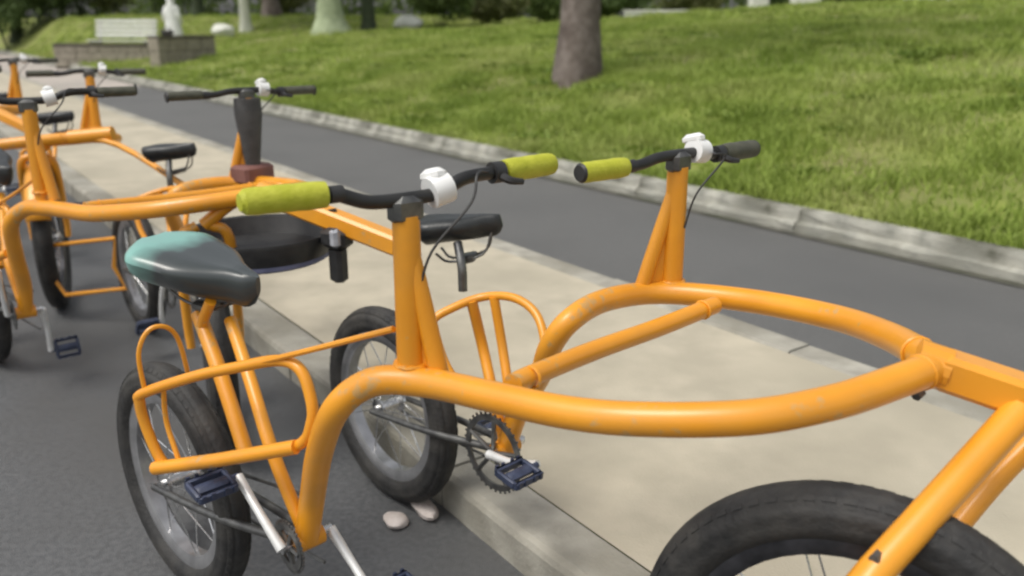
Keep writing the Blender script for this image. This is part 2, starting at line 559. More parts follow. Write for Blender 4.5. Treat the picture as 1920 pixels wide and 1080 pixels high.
# grass blades: one mass
def grass_blades():
    V, F = [], []
    n_all = 0

    def patch(n, s0, s1, t0, t1, hmin, hmax, wd):
        nonlocal n_all
        s = rng.uniform(s0, s1, n)
        t = rng.uniform(t0, t1, n)
        # clumps: keep more where the clump field is high
        cl = (np.sin(s * 3.1 + 1.3 * np.sin(t * 1.9)) * np.sin(t * 2.7 + 1.1 * np.sin(s * 2.3)) + 0.5 * np.sin(s * 7.3 + t * 5.1) * np.sin(t * 6.7 - s * 2.9))
        keep = rng.uniform(-1.5, 1.5, n) < cl + 0.75
        s, t, cl = s[keep], t[keep], cl[keep]
        x = SD.x * s + TD.x * t
        y = SD.y * s + TD.y * t
        # only what lies in or near the view
        vis = (y > 1.0) & (np.abs(x) < 0.72 * y + 1.5)
        s, t, cl, x, y = s[vis], t[vis], cl[vis], x[vis], y[vis]
        z = np.array([lawn_z(a, b) for a, b in zip(s, t)])
        m = len(s)
        h = rng.uniform(hmin, hmax, m) * (1.0 + 0.55 * np.clip(cl, -0.8, 1.2))
        yaw = rng.uniform(0, 2 * np.pi, m)
        lean = rng.uniform(0.2, 1.1, m) * h
        la = rng.uniform(0, 2 * np.pi, m)
        dx, dy = np.cos(yaw) * wd / 2, np.sin(yaw) * wd / 2
        ex, ey = np.cos(la) * lean, np.sin(la) * lean
        b0 = np.stack([x - dx, y - dy, z - 0.01], 1)
        b1 = np.stack([x + dx, y + dy, z - 0.01], 1)
        m0 = np.stack([x - dx * .8 + ex * .4, y - dy * .8 + ey * .4, z + h * .62], 1)
        m1 = np.stack([x + dx * .8 + ex * .4, y + dy * .8 + ey * .4, z + h * .62], 1)
        tp = np.stack([x + ex, y + ey, z + h * .95], 1)
        V.append(np.stack([b0, b1, m1, m0, tp], 1).reshape(-1, 3))
        i = (np.arange(m) * 5 + n_all)[:, None]
        tri = np.concatenate([i + np.array([[0, 1, 2]]), i + np.array([[0, 2, 3]]), i + np.array([[3, 2, 4]])], 1).reshape(-1, 3)
        F.append(tri)
        n_all += m * 5

    patch(9000, S_LAWN - .035, S_LAWN + .07, -6, 24, 0.05, 0.10, 0.015)
    patch(110000, S_LAWN, 9.0, -6, 16, 0.045, 0.11, 0.016)
    patch(90000, 9.0, 16.0, -14, 20, 0.05, 0.12, 0.024)
    patch(70000, 16.0, 27.0, -22, 24, 0.05, 0.13, 0.04)
    patch(70000, S_LAWN, 26.0, 16, 44, 0.05, 0.12, 0.04)
    V = np.concatenate(V).astype(np.float32)
    F = np.concatenate(F).astype(np.int32)
    me = bpy.data.meshes.new('grass')
    me.vertices.add(len(V))
    me.vertices.foreach_set('co', V.ravel())
    me.loops.add(F.size)
    me.loops.foreach_set('vertex_index', F.ravel())
    me.polygons.add(len(F))
    me.polygons.foreach_set('loop_start', np.arange(0, F.size, 3, dtype=np.int32))
    me.polygons.foreach_set('loop_total', np.full(len(F), 3, dtype=np.int32))
    me.update(calc_edges=True)
    me.materials.append(M['grass'])
    o = bpy.data.objects.new('grass', me)
    col.objects.link(o)
    tag(o, kind='stuff')


grass_blades()


def weed_clumps():
    """darker broad-leaved tufts scattered through the lawn"""
    V, F = [], []
    for q in range(420):
        s_, t_ = S_LAWN + .3 + 15 * random.random() ** 1.3, random.uniform(-10, 26)
        p = RS(s_, t_, lawn_z(s_, t_))
        if p.y < 2 or abs(p.x) > .75 * p.y + 1:
            continue
        R_ = random.uniform(.12, .42)
        for k in range(int(90 * R_ / .25)):
            a, r = random.uniform(0, 6.283), R_ * random.random() ** .6
            c = p + Vector((math.cos(a) * r * 1.5, math.sin(a) * r, 0))
            c.z = p.z
            ln, wd = random.uniform(.05, .11), random.uniform(.012, .024)
            b = random.uniform(0, 6.283)
            d = Vector((math.cos(b), math.sin(b), random.uniform(.5, 1.6))).normalized() * ln
            w_ = Vector((-math.sin(b), math.cos(b), 0)) * wd
            n = len(V)
            V.extend([c, c + d * .5 + w_, c + d, c + d * .5 - w_])
            F.append((n, n + 1, n + 2, n + 3))
    o = link('weed_clumps', V, F, M['weed'])
    tag(o, kind='stuff')


weed_clumps()


# ------------------------------------------------------------------ trees and shrubs
def leaf_cloud(blobs, n, size):
    """leaf-sized faces spread through ellipsoid blobs [(centre, radii)]"""
    vol = np.array([r[0] * r[1] * r[2] for _, r in blobs])
    pick = rng.choice(len(blobs), n, p=vol / vol.sum())
    c = np.array([b[0] for b in blobs])[pick]
    r = np.array([b[1] for b in blobs])[pick]
    d = rng.normal(size=(n, 3))
    d /= np.linalg.norm(d, axis=1)[:, None]
    rad = rng.uniform(0.25, 1.0, n) ** 0.5
    p = c + d * rad[:, None] * r
    a = rng.normal(size=(n, 3))
    a /= np.linalg.norm(a, axis=1)[:, None]
    b = np.cross(a, rng.normal(size=(n, 3)))
    b /= np.linalg.norm(b, axis=1)[:, None]
    sz = size * rng.uniform(0.6, 1.3, n)[:, None]
    v = np.stack([p - a * sz, p + b * sz * .5, p + a * sz, p - b * sz * .5], 1).reshape(-1, 3)
    f = [(4 * i, 4 * i + 1, 4 * i + 2, 4 * i + 3) for i in range(n)]
    return [tuple(q) for q in v], f


def tree(loc, trunk_r, height, bark, leaf, label, group=None, crown_r=2.2, crown_z=3.4, n=5200, lsize=0.16, lean=(0, 0), roots=0.5, name='broadleaf_tree'):
    root = empty(name, loc)
    tag(root, label, 'tree', group)
    mb = MB()
    pts, rr = [], []
    K = 9
    for i in range(K):
        u = i / (K - 1)
        h = height * 0.55 * u
        flare = 1 + roots * math.exp(-h / (trunk_r * 1.1))
        pts.append((lean[0] * u + 0.03 * math.sin(4 * u), lean[1] * u + 0.03 * math.cos(3 * u), h - 0.12))
        rr.append(trunk_r * flare * (1 - 0.35 * u))
    mb.tube(pts, rr, 18, res=3)
    # uneven trunk: flutes
    for q in range(len(mb.v)):
        p = mb.v[q]
        cx = lean[0] * p.z / (height * .55)
        cy = lean[1] * p.z / (height * .55)
        a = math.atan2(p.y - cy, p.x - cx)
        k = 1 + 0.10 * math.sin(3 * a + 1.0 + p.z * .6) * math.exp(-max(p.z, 0) / 1.2) + 0.035 * math.sin(7 * a + 2 * p.z)
        mb.v[q] = Vector((cx + (p.x - cx) * k, cy + (p.y - cy) * k, p.z))
    top = Vector(pts[-1])
    blobs = []
    nb = 7
    for i in range(nb):
        a = 2 * math.pi * i / nb + random.uniform(-.3, .3)
        rad = crown_r * random.uniform(.45, .85)
        c = top + Vector((math.cos(a) * rad, math.sin(a) * rad, random.uniform(0.1, 1.0) * height * .3))
        st0 = top - Vector((0, 0, random.uniform(.05, .5)))
        mb.tube([st0, st0.lerp(c, .5) + Vector((0, 0, .15)), c], [trunk_r * .42, trunk_r * .28, trunk_r * .1], 8, res=3)
        blobs.append((tuple(c), (crown_r * random.uniform(.4, .62), crown_r * random.uniform(.4, .62), crown_r * random.uniform(.3, .45))))
    blobs.append((tuple(top + Vector((0, 0, height * .36))), (crown_r * .6, crown_r * .6, crown_r * .45)))
    mb.build('trunk', bark, root)
    v, f = leaf_cloud(blobs, n, lsize)
    link('crown', v, f, leaf, root)
    return root


def shrub(loc, r, h, leaf, label, group=None, n=3800, lsize=0.11, name='shrub', cat='shrub'):
    root = empty(name, loc)
    tag(root, label, cat, group)
    blobs = []
    mb = MB()
    for i in range(6):
        a = random.uniform(0, 2 * math.pi)
        rad = r * random.uniform(.2, .65)
        c = Vector((math.cos(a) * rad, math.sin(a) * rad, h * random.uniform(.32, .72)))
        blobs.append((tuple(c), (r * random.uniform(.4, .6), r * random.uniform(.4, .6), h * random.uniform(.24, .36))))
        mb.tube([(c.x * .2, c.y * .2, -.1), c], [.035, .012], 6)
    mb.build('stem', M['bark_dark'], root)
    v, f = leaf_cloud(blobs, n, lsize)
    link('foliage', v, f, leaf, root)
    return root


def on_lawn(px, D):
    X = (px - 960) / FPX * D / (CP + 0.3 * SP)
    s, t = st(X, D)
    return Vector((X, D, lawn_z(s, t)))


# the tree on the bank
tree(on_lawn(1083, 12.0), 0.27, 13.0, M['bark'], M['leaf_mid'], 'thick grey brown tree trunk growing alone on the open lawn bank', crown_r=2.8, n=4200, lean=(0.05, 0.1), roots=0.35)

# trees at the back of the lawn
tree(on_lawn(460, 34), 0.20, 8.0, M['bark_white'], M['leaf_dark'], 'slim limewashed tree trunk at the back of the lawn beside the pale boulder', group='trees at the back of the lawn')
tree(on_lawn(618, 32), 0.42, 9.0, M['bark_pale'], M['leaf_mid'], 'stout pale green tree trunk at the back of the lawn', group='trees at the back of the lawn', roots=0.9)
tree(on_lawn(690, 33), 0.26, 8.0, M['bark_dark'], M['leaf_dark'], 'dark mossy tree trunk just right of the stout pale green trunk', group='trees at the back of the lawn', roots=0.3)
tree(on_lawn(510, 38), 0.34, 8.5, M['bark'], M['leaf_olive'], 'grey brown tree trunk in shade between the limewashed and pale green trunks', group='trees at the back of the lawn')
tree(on_lawn(375, 40), 0.25, 8.0, M['bark_dark'], M['leaf_dark'], 'dark tree trunk behind the figure in white', group='trees at the back of the lawn')
tree(on_lawn(120, 46), 0.20, 8.0, M['bark_pale'], M['leaf_dark'], 'pale slender tree trunk among the dark shrubs at the far corner', group='trees at the back of the lawn', crown_r=2.6)
tree(on_lawn(30, 44), 0.28, 8.0, M['bark_dark'], M['leaf_dark'], 'dark tree trunk at the far corner, leftmost of the background trees', group='trees at the back of the lawn', crown_r=2.8)

sh = [(15, 42, 2.4, 2.4, 'leaf_dark', 'dark bushy shrub at the left end of the far hedge line'),
      (90, 43, 2.3, 2.2, 'leaf_dark', 'dark shrub in the far hedge line in front of the pale slender trunk'),
      (165, 45, 2.4, 2.4, 'leaf_dark', 'deep green shrub in the far hedge line above the white bench left end'),
      (235, 44, 2.2, 2.0, 'leaf_olive', 'olive green shrub in the far hedge line above the white bench right end'),
      (300, 46, 2.2, 2.2, 'leaf_dark', 'dark shrub in the far hedge line just left of the figure in white'),
      (385, 44, 1.7, 1.8, 'leaf_dark', 'dark shrub just right of the figure in white'),
      (545, 46, 2.0, 1.6, 'leaf_olive', 'olive shrub between the grey brown and stout pale green trunks'),
      (825, 36, 2.0, 1.6, 'leaf_mid', 'spreading low shrub at the lawn edge right of the dark mossy trunk'),
      (930, 38, 2.2, 1.5, 'leaf_olive', 'wide low shrub at the lawn crest just left of the lone tree'),
      (1010, 40, 1.8, 1.5, 'leaf_mid', 'low shrub at the lawn crest directly behind the lone tree'),
      (1150, 36, 1.6, 1.4, 'leaf_dark', 'low dark shrub at the lawn crest just right of the lone tree'),
      (1280, 44, 2.2, 1.6, 'leaf_olive', 'olive shrub behind the long low white wall'),
      (1455, 36, 1.0, 1.3, 'leaf_dark', 'small dark shrub between the two white blocks on the crest'),
      (1600, 32, 2.2, 1.3, 'leaf_dark', 'broad dark shrub on the crest right of the white blocks'),
      (1700, 36, 1.6, 1.5, 'leaf_dark', 'dark shrub on the crest behind the white post pair'),
      (1850, 34, 2.0, 1.4, 'leaf_olive', 'grey green shrub at the right end of the crest')]
for (px, D, r, h, lm, lab) in sh:
    shrub(on_lawn(px, D), r, h * (1.75 if px < 560 else 1.25), M[lm], lab, group='shrubs along the back of the lawn')


def rock(loc, r, mat, name, label, cat, sq=(1, 1, .7), group=None, seed=0):
    mb = MB()
    n, m = 16, 10
    rr = random.Random(seed)
    ph = [rr.uniform(0, 6) for _ in range(6)]
    vs = []
    for i in range(m + 1):
        th = math.pi * i / m
        for k in range(n):
            a = 2 * math.pi * k / n
            q = 1 + 0.13 * math.sin(2 * a + ph[0]) * math.sin(th) + 0.09 * math.sin(3 * a + ph[1] + 2 * th) * math.sin(th) + 0.06 * math.sin(5 * th + ph[2] + a) * math.sin(th)
            vs.append((r * q * math.sin(th) * math.cos(a) * sq[0], r * q * math.sin(th) * math.sin(a) * sq[1], r * q * math.cos(th) * sq[2]))
    fs = []
    for i in range(m):
        for k in range(n):
            a, b = i * n + k, i * n + (k + 1) % n
            fs.append((a, a + n, b + n, b))
    mb.add(vs, fs)
    o = mb.build(name, mat)
    o.location = loc
    tag(o, label, cat, group)
    return o


b = on_lawn(418, 33)
rock((b.x, b.y, b.z + .22), .38, M['far_white'], 'boulder', 'pale rounded boulder at the back of the lawn beside the slim limewashed trunk', 'boulder', seed=3)
b = on_lawn(765, 35)
rock((b.x, b.y, b.z + .2), .42, M['far_white'], 'boulder', 'wide pale boulder at the lawn edge between the mossy trunk and spreading shrub', 'boulder', sq=(1.2, 1, .75), seed=8)


def masonry(name, a, b_, h, th, label, cat, group=None, z0=None, mat='far_white'):
    """low white wall between two ground points: body and coping"""
    a, b_ = Vector(a), Vector(b_)
    d = Vector((b_.x - a.x, b_.y - a.y, 0))
    root = empty(name, (a + b_) / 2, math.atan2(d.y, d.x))
    tag(root, label, cat, group)
    MB().box((0, 0, h / 2 - .15), (d.length, th, h + .3), bev=.02).build('wall_body', M[mat], root, smooth=False)
    MB().box((0, 0, h + .032), (d.length + .06, th + .08, .06), bev=.015).build('coping', M[mat], root, smooth=False)
    return root


masonry('low_wall', on_lawn(1170, 30), on_lawn(1400, 29), .22, .3, 'long low white wall along the lawn crest right of the lone tree', 'low wall')
def white_block(px, D, wd, h, label):
    p = on_lawn(px, D)
    root = empty('white_block', p)
    tag(root, label, 'block', 'whitewashed blocks along the lawn crest')
    MB().box((0, 0, h / 2 - .1), (wd, .5, h + .2), bev=.03).build('plinth', M['far_white'], root, smooth=False)
    MB().box((0, 0, h + .04), (wd * 1.12, .58, .08), bev=.02).build('cap', M['far_white'], root, smooth=False)
white_block(1418, 29, .55, .55, 'whitewashed block on the lawn crest at the right end of the low white wall')
white_block(1505, 28, .85, .5, 'wide whitewashed block standing alone on the lawn crest')
white_block(1715, 27, .8, .3, 'low whitewashed block on the lawn crest near the white post pair')
for k, px in enumerate((1772, 1793)):
    p = on_lawn(px, 26)
    root = empty('bollard', p)
    tag(root, ['white post on the lawn crest, left one of a close pair', 'white post on the lawn crest, right one of a close pair'][k], 'bollard', 'white posts on the lawn crest')
    MB().tube([(0, 0, -.1), (0, 0, .62)], [.085, .075], 12).build('post', M['far_white'], root)
    MB().lathe([(.0, .705), (.05, .69), (.085, .66), (.085, .623), (0, .623)], 12, 'Z', closed=False).build('cap', M['far_white'], root)


# a far wood behind everything, one mass
bl = []
for k in range(34):
    x = -46 + k * 3.0
    y = 62 + random.uniform(-4, 4)
    bl.append(((x, y, 2.6 + random.uniform(-.5, 1.0)), (2.6, 1.6, 2.6)))
    bl.append(((x + 1.2, y + 2, 7.0 + random.uniform(-1, 1.5)), (2.8, 1.8, 2.8)))
v, f = leaf_cloud(bl, 26000, .30)
o = link('far_woods', v, f, M['leaf_mid'])
tag(o, kind='stuff')

# ------------------------------------------------------------------ bench, stone wall, figure
def stone_wall(name, a, b_, h, th, label):
    a, b_ = Vector(a), Vector(b_)
    d = Vector((b_.x - a.x, b_.y - a.y, 0))
    L = d.length
    root = empty(name, (a + b_) / 2, math.atan2(d.y, d.x))
    tag(root, label, 'wall', 'stone planter walls by the bench')
    MB().box((0, 0, h / 2 - .2), (L - .03, th - .03, h + .39)).build('wall_core', M['coping'], root, smooth=False)
    rows = 3
    hh = (h + .05) / rows
    for r in range(rows):
        x = -L / 2
        first = True
        while x < L / 2 - .05:
            wd = random.uniform(.35, .6) * (.6 if first and r % 2 else 1)
            wd = min(wd, L / 2 - x)
            if L / 2 - x - wd < .15:
                wd = L / 2 - x
            MB().box((x + wd / 2, 0, -.05 + hh * (r + .5)), (wd - .014, th + random.uniform(0, .025), hh - .014), bev=.012).build('stone_block', M['stone'], root, smooth=False)
            x += wd
            first = False
    n = max(2, int(L / .75))
    for k in range(n):
        MB().box((-L / 2 + L * (k + .5) / n, 0, h + .032), (L / n - .01, th + .1, .062), bev=.01).build('coping_slab', M['coping'], root, smooth=False)
    return root


w1a, w1b = P(112, 122, .12), P(288, 124, .12)
w1a.z = w1b.z = .12
stone_wall('stone_wall', w1a, w1b, .62, .4, 'low brown grey stone wall under and in front of the white bench')
w2a, w2b = P(293, 142, .02), P(400, 136, .02)
w2a.z = w2b.z = .02
stone_wall('stone_wall', w2a, w2b, 1.0, .45, 'low brown grey stone wall below the figure in white')

# bench behind wall 1
mid = (w1a + w1b) / 2
bd = Vector((w1b.x - w1a.x, w1b.y - w1a.y, 0))
bx = empty('park_bench', (mid.x + .35, mid.y + .95, .42), math.atan2(bd.y, bd.x))
tag(bx, 'white slatted park bench on the grass behind the low stone wall', 'bench')
BL = 2.25
for k in range(4):
    MB().box((0, .03 * k, .62 + .145 * k), (BL, .03, .105), bev=.008).build('back_slat', M['bench_white'], bx, smooth=False)
for k in range(4):
    MB().box((0, -.12 - .115 * k, .45), (BL, .1, .03), bev=.008).build('seat_slat', M['bench_white'], bx, smooth=False)
for x in (-BL / 2 + .14, BL / 2 - .14):
    mb = MB()
    mb.box((x, .03, .27), (.06, .06, .58), bev=.006)
    mb.box((x, .09, .83), (.05, .05, .56), Matrix.Rotation(-.2, 3, 'X'), bev=.006)
    mb.box((x, -.48, .2), (.06, .06, .44), bev=.006)
    mb.box((x, -.22, .405), (.05, .5, .05), bev=.006)
    mb.build('leg_frame', M['dark_steel'], bx, smooth=False)


def person_in_white(loc, rz):
    root = empty('person', loc, rz)
    root.scale = (1.12, 1.12, 1.12)
    tag(root, 'person in a loose white robe and head cover standing behind the stone wall', 'person')
    # body: skin modifier skeleton, then applied into a mesh
    J = {'pelvis': (0, 0, .92), 'waist': (0, .01, 1.10), 'chest': (0, .0, 1.30), 'neck': (0, 0, 1.45), 'head': (0, -.02, 1.56), 'crown': (0, -.02, 1.66),
         'shl': (-.18, 0, 1.37), 'ell': (-.23, .03, 1.10), 'wrl': (-.2, -.10, .88), 'hal': (-.19, -.14, .80),
         'shr': (.18, 0, 1.37), 'elr': (.23, .03, 1.10), 'wrr': (.2, -.10, .88), 'har': (.19, -.14, .80),
         'hil': (-.09, 0, .86), 'knl': (-.1, -.02, .48), 'anl': (-.1, 0, .09), 'tol': (-.11, -.15, .04),
         'hir': (.09, 0, .86), 'knr': (.1, -.02, .48), 'anr': (.1, 0, .09), 'tor': (.11, -.15, .04)}
    R = {'pelvis': .13, 'waist': .12, 'chest': .14, 'neck': .055, 'head': .095, 'crown': .07, 'shl': .065, 'ell': .042, 'wrl': .03, 'hal': .032, 'shr': .065, 'elr': .042,
         'wrr': .03, 'har': .032, 'hil': .09, 'knl': .06, 'anl': .04, 'tol': .035, 'hir': .09, 'knr': .06, 'anr': .04, 'tor': .035}
    E = [('pelvis', 'waist'), ('waist', 'chest'), ('chest', 'neck'), ('neck', 'head'), ('head', 'crown'), ('chest', 'shl'), ('shl', 'ell'), ('ell', 'wrl'), ('wrl', 'hal'),
         ('chest', 'shr'), ('shr', 'elr'), ('elr', 'wrr'), ('wrr', 'har'), ('pelvis', 'hil'), ('hil', 'knl'), ('knl', 'anl'), ('anl', 'tol'), ('pelvis', 'hir'), ('hir', 'knr'), ('knr', 'anr'), ('anr', 'tor')]
    names = list(J)
    me = bpy.data.meshes.new('body')
    me.from_pydata([J[k] for k in names], [(names.index(a), names.index(c)) for a, c in E], [])
    o = bpy.data.objects.new('body', me)
    col.objects.link(o)
    o.modifiers.new('skin', 'SKIN').use_smooth_shade = True
    for i, k in enumerate(names):
        me.skin_vertices[0].data[i].radius = (R[k], R[k] * .85)
        me.skin_vertices[0].data[i].use_root = (k == 'pelvis')
    o.modifiers.new('sub', 'SUBSURF').render_levels = 2
    me.materials.append(M['skin'])
    o.parent = root
    # robe: closed tapered cloth from neck to shin
    mb = MB()
    K = 26
    prof = [(.33, .10), (.32, .35), (.29, .65), (.25, .9), (.225, 1.1), (.235, 1.28), (.20, 1.40), (.10, 1.47), (.075, 1.49)]
    for (r, z) in prof:
        for k in range(K):
            a = 2 * math.pi * k / K
            q = r * (1 + .05 * math.sin(6 * a + z * 3) * max(0, 1.2 - z)) + (.03 if 1.2 < z < 1.42 and abs(math.cos(a)) > .8 else 0)
            mb.v.append(Vector((q * math.cos(a), q * .72 * math.sin(a), z)))
    for i in range(len(prof) - 1):
        for k in range(K):
            p, q = i * K + k, i * K + (k + 1) % K
            mb.f.append((p, q, q + K, p + K))
    for sgn in (-1, 1):
        mb.tube([(sgn * .17, 0, 1.38), (sgn * .25, .03, 1.10), (sgn * .215, -.10, .89)], [.085, .075, .075], 12, res=4)
    mb.build('robe', M['cloth'], root)
    hd = MB()
    hd.lathe([(.0, 1.735), (.07, 1.72), (.115, 1.66), (.125, 1.57), (.115, 1.50), (.15, 1.44), (.17, 1.38), (.0, 1.38)], 20, 'Z', closed=False)
    hd.build('head_cover', M['cloth'], root)
    return root


pp = P(330, 96, .42)
person_in_white((pp.x, pp.y, .42), math.radians(172))
bg = (w2a + w2b) / 2
bagp = P(318, 82, .885)
bag = empty('shoulder_bag', (w2a.lerp(w2b, .26).x, w2a.lerp(w2b, .26).y, 1.085))
tag(bag, 'small dark bag lying on the stone wall beside the figure in white', 'bag')
MB().box((0, 0, .075), (.36, .2, .15), bev=.05).build('pouch', M['bag'], bag)
MB().tube([(-.15, 0, .12), (-.08, 0, .22), (.06, .02, .2), (.14, 0, .12)], .012, 8, res=4).build('strap', M['bag'], bag)

# ------------------------------------------------------------------ tricycles
YAW = math.atan2(-0.724, 0.69)
FW = Vector((math.cos(YAW), math.sin(YAW), 0))
LT = Vector((-FW.y, FW.x, 0))
NW, FWH = P(362, 1088, 0), P(738, 926, 0)      # where the rear wheels touch the ground
NW.z = FWH.z = 0
O1 = (NW + FWH) / 2


def loc(p):
    d = Vector(p) - O1
    return Vector((d.dot(FW), d.dot(LT), p.z))


def Lz(px, py, z):
    return loc(P(px, py, z))


def LD(px, py, D):
    return loc(PD(px, py, D))


def make_wheel(root, centre, yaw, R, sec, rim_mat, patch=False, nsp=18, name='wheel'):
    wroot = empty(name, centre, yaw, root)
    # tyre: fat round section with shallow circumferential grooves and a shoulder rib
    prof = []
    for k in range(40):
        a = 2 * math.pi * k / 40
        aa = min(a, 2 * math.pi - a)
        q = sec
        if k in (3, 37, 6, 34, 10, 30):
            q = sec - .0028
        if k in (13, 27):
            q = sec + .0012
        prof.append((R - sec + q * math.cos(a), q * .96 * math.sin(a)))
    mb = MB().lathe(prof, 72, 'Y')
    for i in range(0, 72):
        for row in (-1, 1):
            a = 2 * math.pi * (i + .5 * (row > 0)) / 72
            tilt = row * .72
            rr = R - sec + sec * math.cos(tilt)
            c = Vector((rr * math.cos(a), sec * .96 * math.sin(tilt), rr * math.sin(a)))
            rot = Matrix.Rotation(-a, 3, 'Y') @ Matrix.Rotation(tilt, 3, 'Z')
            mb.box(c, (.0014, sec * .2, 2 * math.pi * R / 72 * .62), rot)
    mb.build('tyre', M['rubber'], wroot)
    rr = R - 2 * sec + .004
    MB().lathe([(rr + .012, -sec * .55), (rr + .012, sec * .55), (rr - .006, sec * .62), (rr - .026, sec * .42), (rr - .026, -sec * .42), (rr - .006, -sec * .62)], 48, 'Y').build('rim', rim_mat, wroot)
    MB().lathe([(0, -.052), (.012, -.052), (.012, -.044), (.03, -.042), (.03, -.034), (.017, -.03), (.017, .03), (.03, .034), (.03, .042), (.012, .044), (.012, .052), (0, .052)], 16, 'Y', closed=False).build('hub', M['steel'], wroot)
    r0, r1 = .026, rr - .024
    mb = MB().tube([(r0, .036, 0), (r1, .006, 0)], .0019, 5)
    sp = mb.build('spoke', M['steel'], wroot)
    for k in range(nsp):
        o = sp if k == 0 else sp.copy()
        if k:
            col.objects.link(o)
            o.parent = wroot
        o.rotation_euler = (math.pi if k % 2 else 0, 2 * math.pi * k / nsp + (.25 if k % 2 else 0), 0)
    if patch:
        a = math.radians(38)
        pr = R - sec
        mb = MB()
        vs = []
        for i in range(5):
            aa = a + i * .045
            for tl in (-1.05, -.62):
                q = pr + (sec + .0015) * math.cos(tl)
                vs.append((q * math.cos(aa), (sec * .96 + .0015) * math.sin(tl), q * math.sin(aa)))
        fs = [(2 * i, 2 * i + 1, 2 * i + 3, 2 * i + 2) for i in range(4)]
        mb.add(vs, fs)
        mb.build('tyre_label', M['white'], wroot)
    MB().tube([(0, -R + 2 * sec + .01, 0), (0, 0, 0)], .001, 4) if False else None
    return wroot


def make_handlebar(root, centre, yaw, hn=.30, hf=.34, rise=.03, sweep=.13, plug=True, dull=False):
    """bar lying along local y, with a dip at the clamp"""
    b = empty('handlebar', centre, yaw, root)

    def pt(y):
        return Vector((-sweep * max(0, abs(y) - .1), y, rise * smooth01((abs(y) - .05) / .09)))
    MB().tube([pt(y) for y in (-hn, -hn * .7, -.13, -.07, 0, .07, .13, hf * .7, hf)], .0125, 12, res=5).build('bar', M['bar'], b)
    for s, half in ((-1, hn), (1, hf)):
        y0, y1 = s * (half - .125), s * (half + .004)
        gp = [pt(y0 + (y1 - y0) * k / 8) for k in range(9)]
        gr = [.021, .0225, .023, .022, .0225, .0225, .022, .0225, .021]
        MB().tube(gp, gr, 14, res=2).build('grip', M['dull_grip'] if (dull and s > 0) else M['grip'], b, label='dark olive grip' if (dull and s > 0) else None)
        e = pt(y1)
        if plug or s > 0:
            MB().tube([e, e + Vector((0, s * .006, 0))], [.0215, .017], 14).build('grip_plug', M['plastic'], b)
        else:
            MB().tube([e, e + Vector((0, s * .008, 0))], [.0205, .014], 14).build('grip_plug', M['grip'], b)
        q = pt(y0 - s * .016)
        mb = MB().tube([q - Vector((0, s * .012, 0)), q + Vector((0, s * .012, 0))], .0205 if s > 0 else .015, 12)
        if s > 0:
            mb.tube([q + Vector((.012, 0, -.004)), q + Vector((.03, s * .01, -.012)), q + Vector((.035, s * .035, -.016))], [.009, .008, .006], 8, res=3)
        mb.build('brake_mount', M['plastic'], b)
    cs = pt(hf - .16)
    MB().tube([cs + Vector((.012, -.01, .006)), cs + Vector((.05, -.06, .012)), Vector((.055, .10, -.01)), Vector((.035, .03, -.09)), Vector((.026, .004, -.17))], .0026, 6, res=6).build('brake_cable', M['plastic'], b)
    # stem clamp under the bar, white clip beside it
    MB().box((0, 0, -.018), (.042, .06, .05), bev=.01).build('stem_clamp', M['dark_steel'], b, smooth=False)
    mb = MB()
    mb.tube([pt(.05) + Vector((0, 0, .004)), pt(.088) + Vector((0, 0, .004))], .028, 16)
    mb.box(pt(.068) + Vector((-.016, 0, .03)), (.056, .032, .024), Matrix.Rotation(-.25, 3, 'Y'), bev=.008)
    mb.build('bar_clip', M['white'], b)
    return b


def make_saddle(root, centre, yaw, mat, post_pts, post_mat, Ls=.29, Wd=.235, tilt=0.0, thin=1.0):
    s = empty('saddle', centre, yaw, root)
    s.rotation_euler = (0, tilt, yaw)
    # loft: cross sections along x from tail (-) to nose (+)
    mb = MB()
    st_ = []
    N, K = 25, 22
    for i in range(N):
        u = i / (N - 1)
        x = -Ls * .5 + Ls * u
        if u < .42:
            hw = Wd / 2 * (math.sin(math.pi / 2 * min(1, (u + .05) / .22)) ** .6) * (1 - .12 * max(0, u - .22) / .2)
        else:
            k = (u - .42) / .58
            hw = Wd / 2 * (.88 * (1 - smooth01(k * 1.15)) + .24 * smooth01(k * 1.15))
        zt = .034 + .016 * math.cos(math.pi * min(1, u * 1.1)) - .01 * max(0, u - .8) / .2
        nose = math.sqrt(max(.06, 1 - max(0, (u - .86) / .14) ** 2))
        tail = math.sqrt(max(.3, 1 - max(0, (.1 - u) / .1) ** 2))
        hw *= nose
        th = (.108 - .03 * u) * thin * (.35 + .65 * nose) * tail
        ring = []
        for k in range(K):
            a = 2 * math.pi * k / K
            ca, sa = math.cos(a), math.sin(a)
            yy = hw * (abs(ca) ** .75) * (1 if ca >= 0 else -1)
            if sa >= 0:
                zz = zt - .022 + .03 * abs(sa) ** .8 - (.006 * math.exp(-(ca / .25) ** 2))
            else:
                zz = zt - .022 - (th - .02) * abs(sa) ** .8
                yy *= 1 - .42 * abs(sa) ** 1.5
            ring.append(Vector((x, yy, zz)))
        st_.append(ring)
    for r in st_:
        mb.v += r
    for i in range(N - 1):
        for k in range(K):
            a, b = i * K + k, i * K + (k + 1) % K
            mb.f.append((a, b, b + K, a + K))
    mb.f.append(tuple(range(K)))
    mb.f.append(tuple((N - 1) * K + k for k in range(K - 1, -1, -1)))
    mb.build('saddle_cover', mat, s)
    rl = MB()
    for y in (-.022, .022):
        rl.tube([(-Ls * .32, y * 1.6, -.05), (-.05, y, -.085), (.05, y, -.085), (Ls * .36, y * .5, -.03)], .0038, 8, res=4)
    rl.box((0, 0, -.09), (.05, .06, .022), bev=.005)
    rl.build('saddle_rail', M['dark_steel'], s)
    MB().tube(post_pts, .0135, 12, res=4).build('seat_post', post_mat, root)
    return s


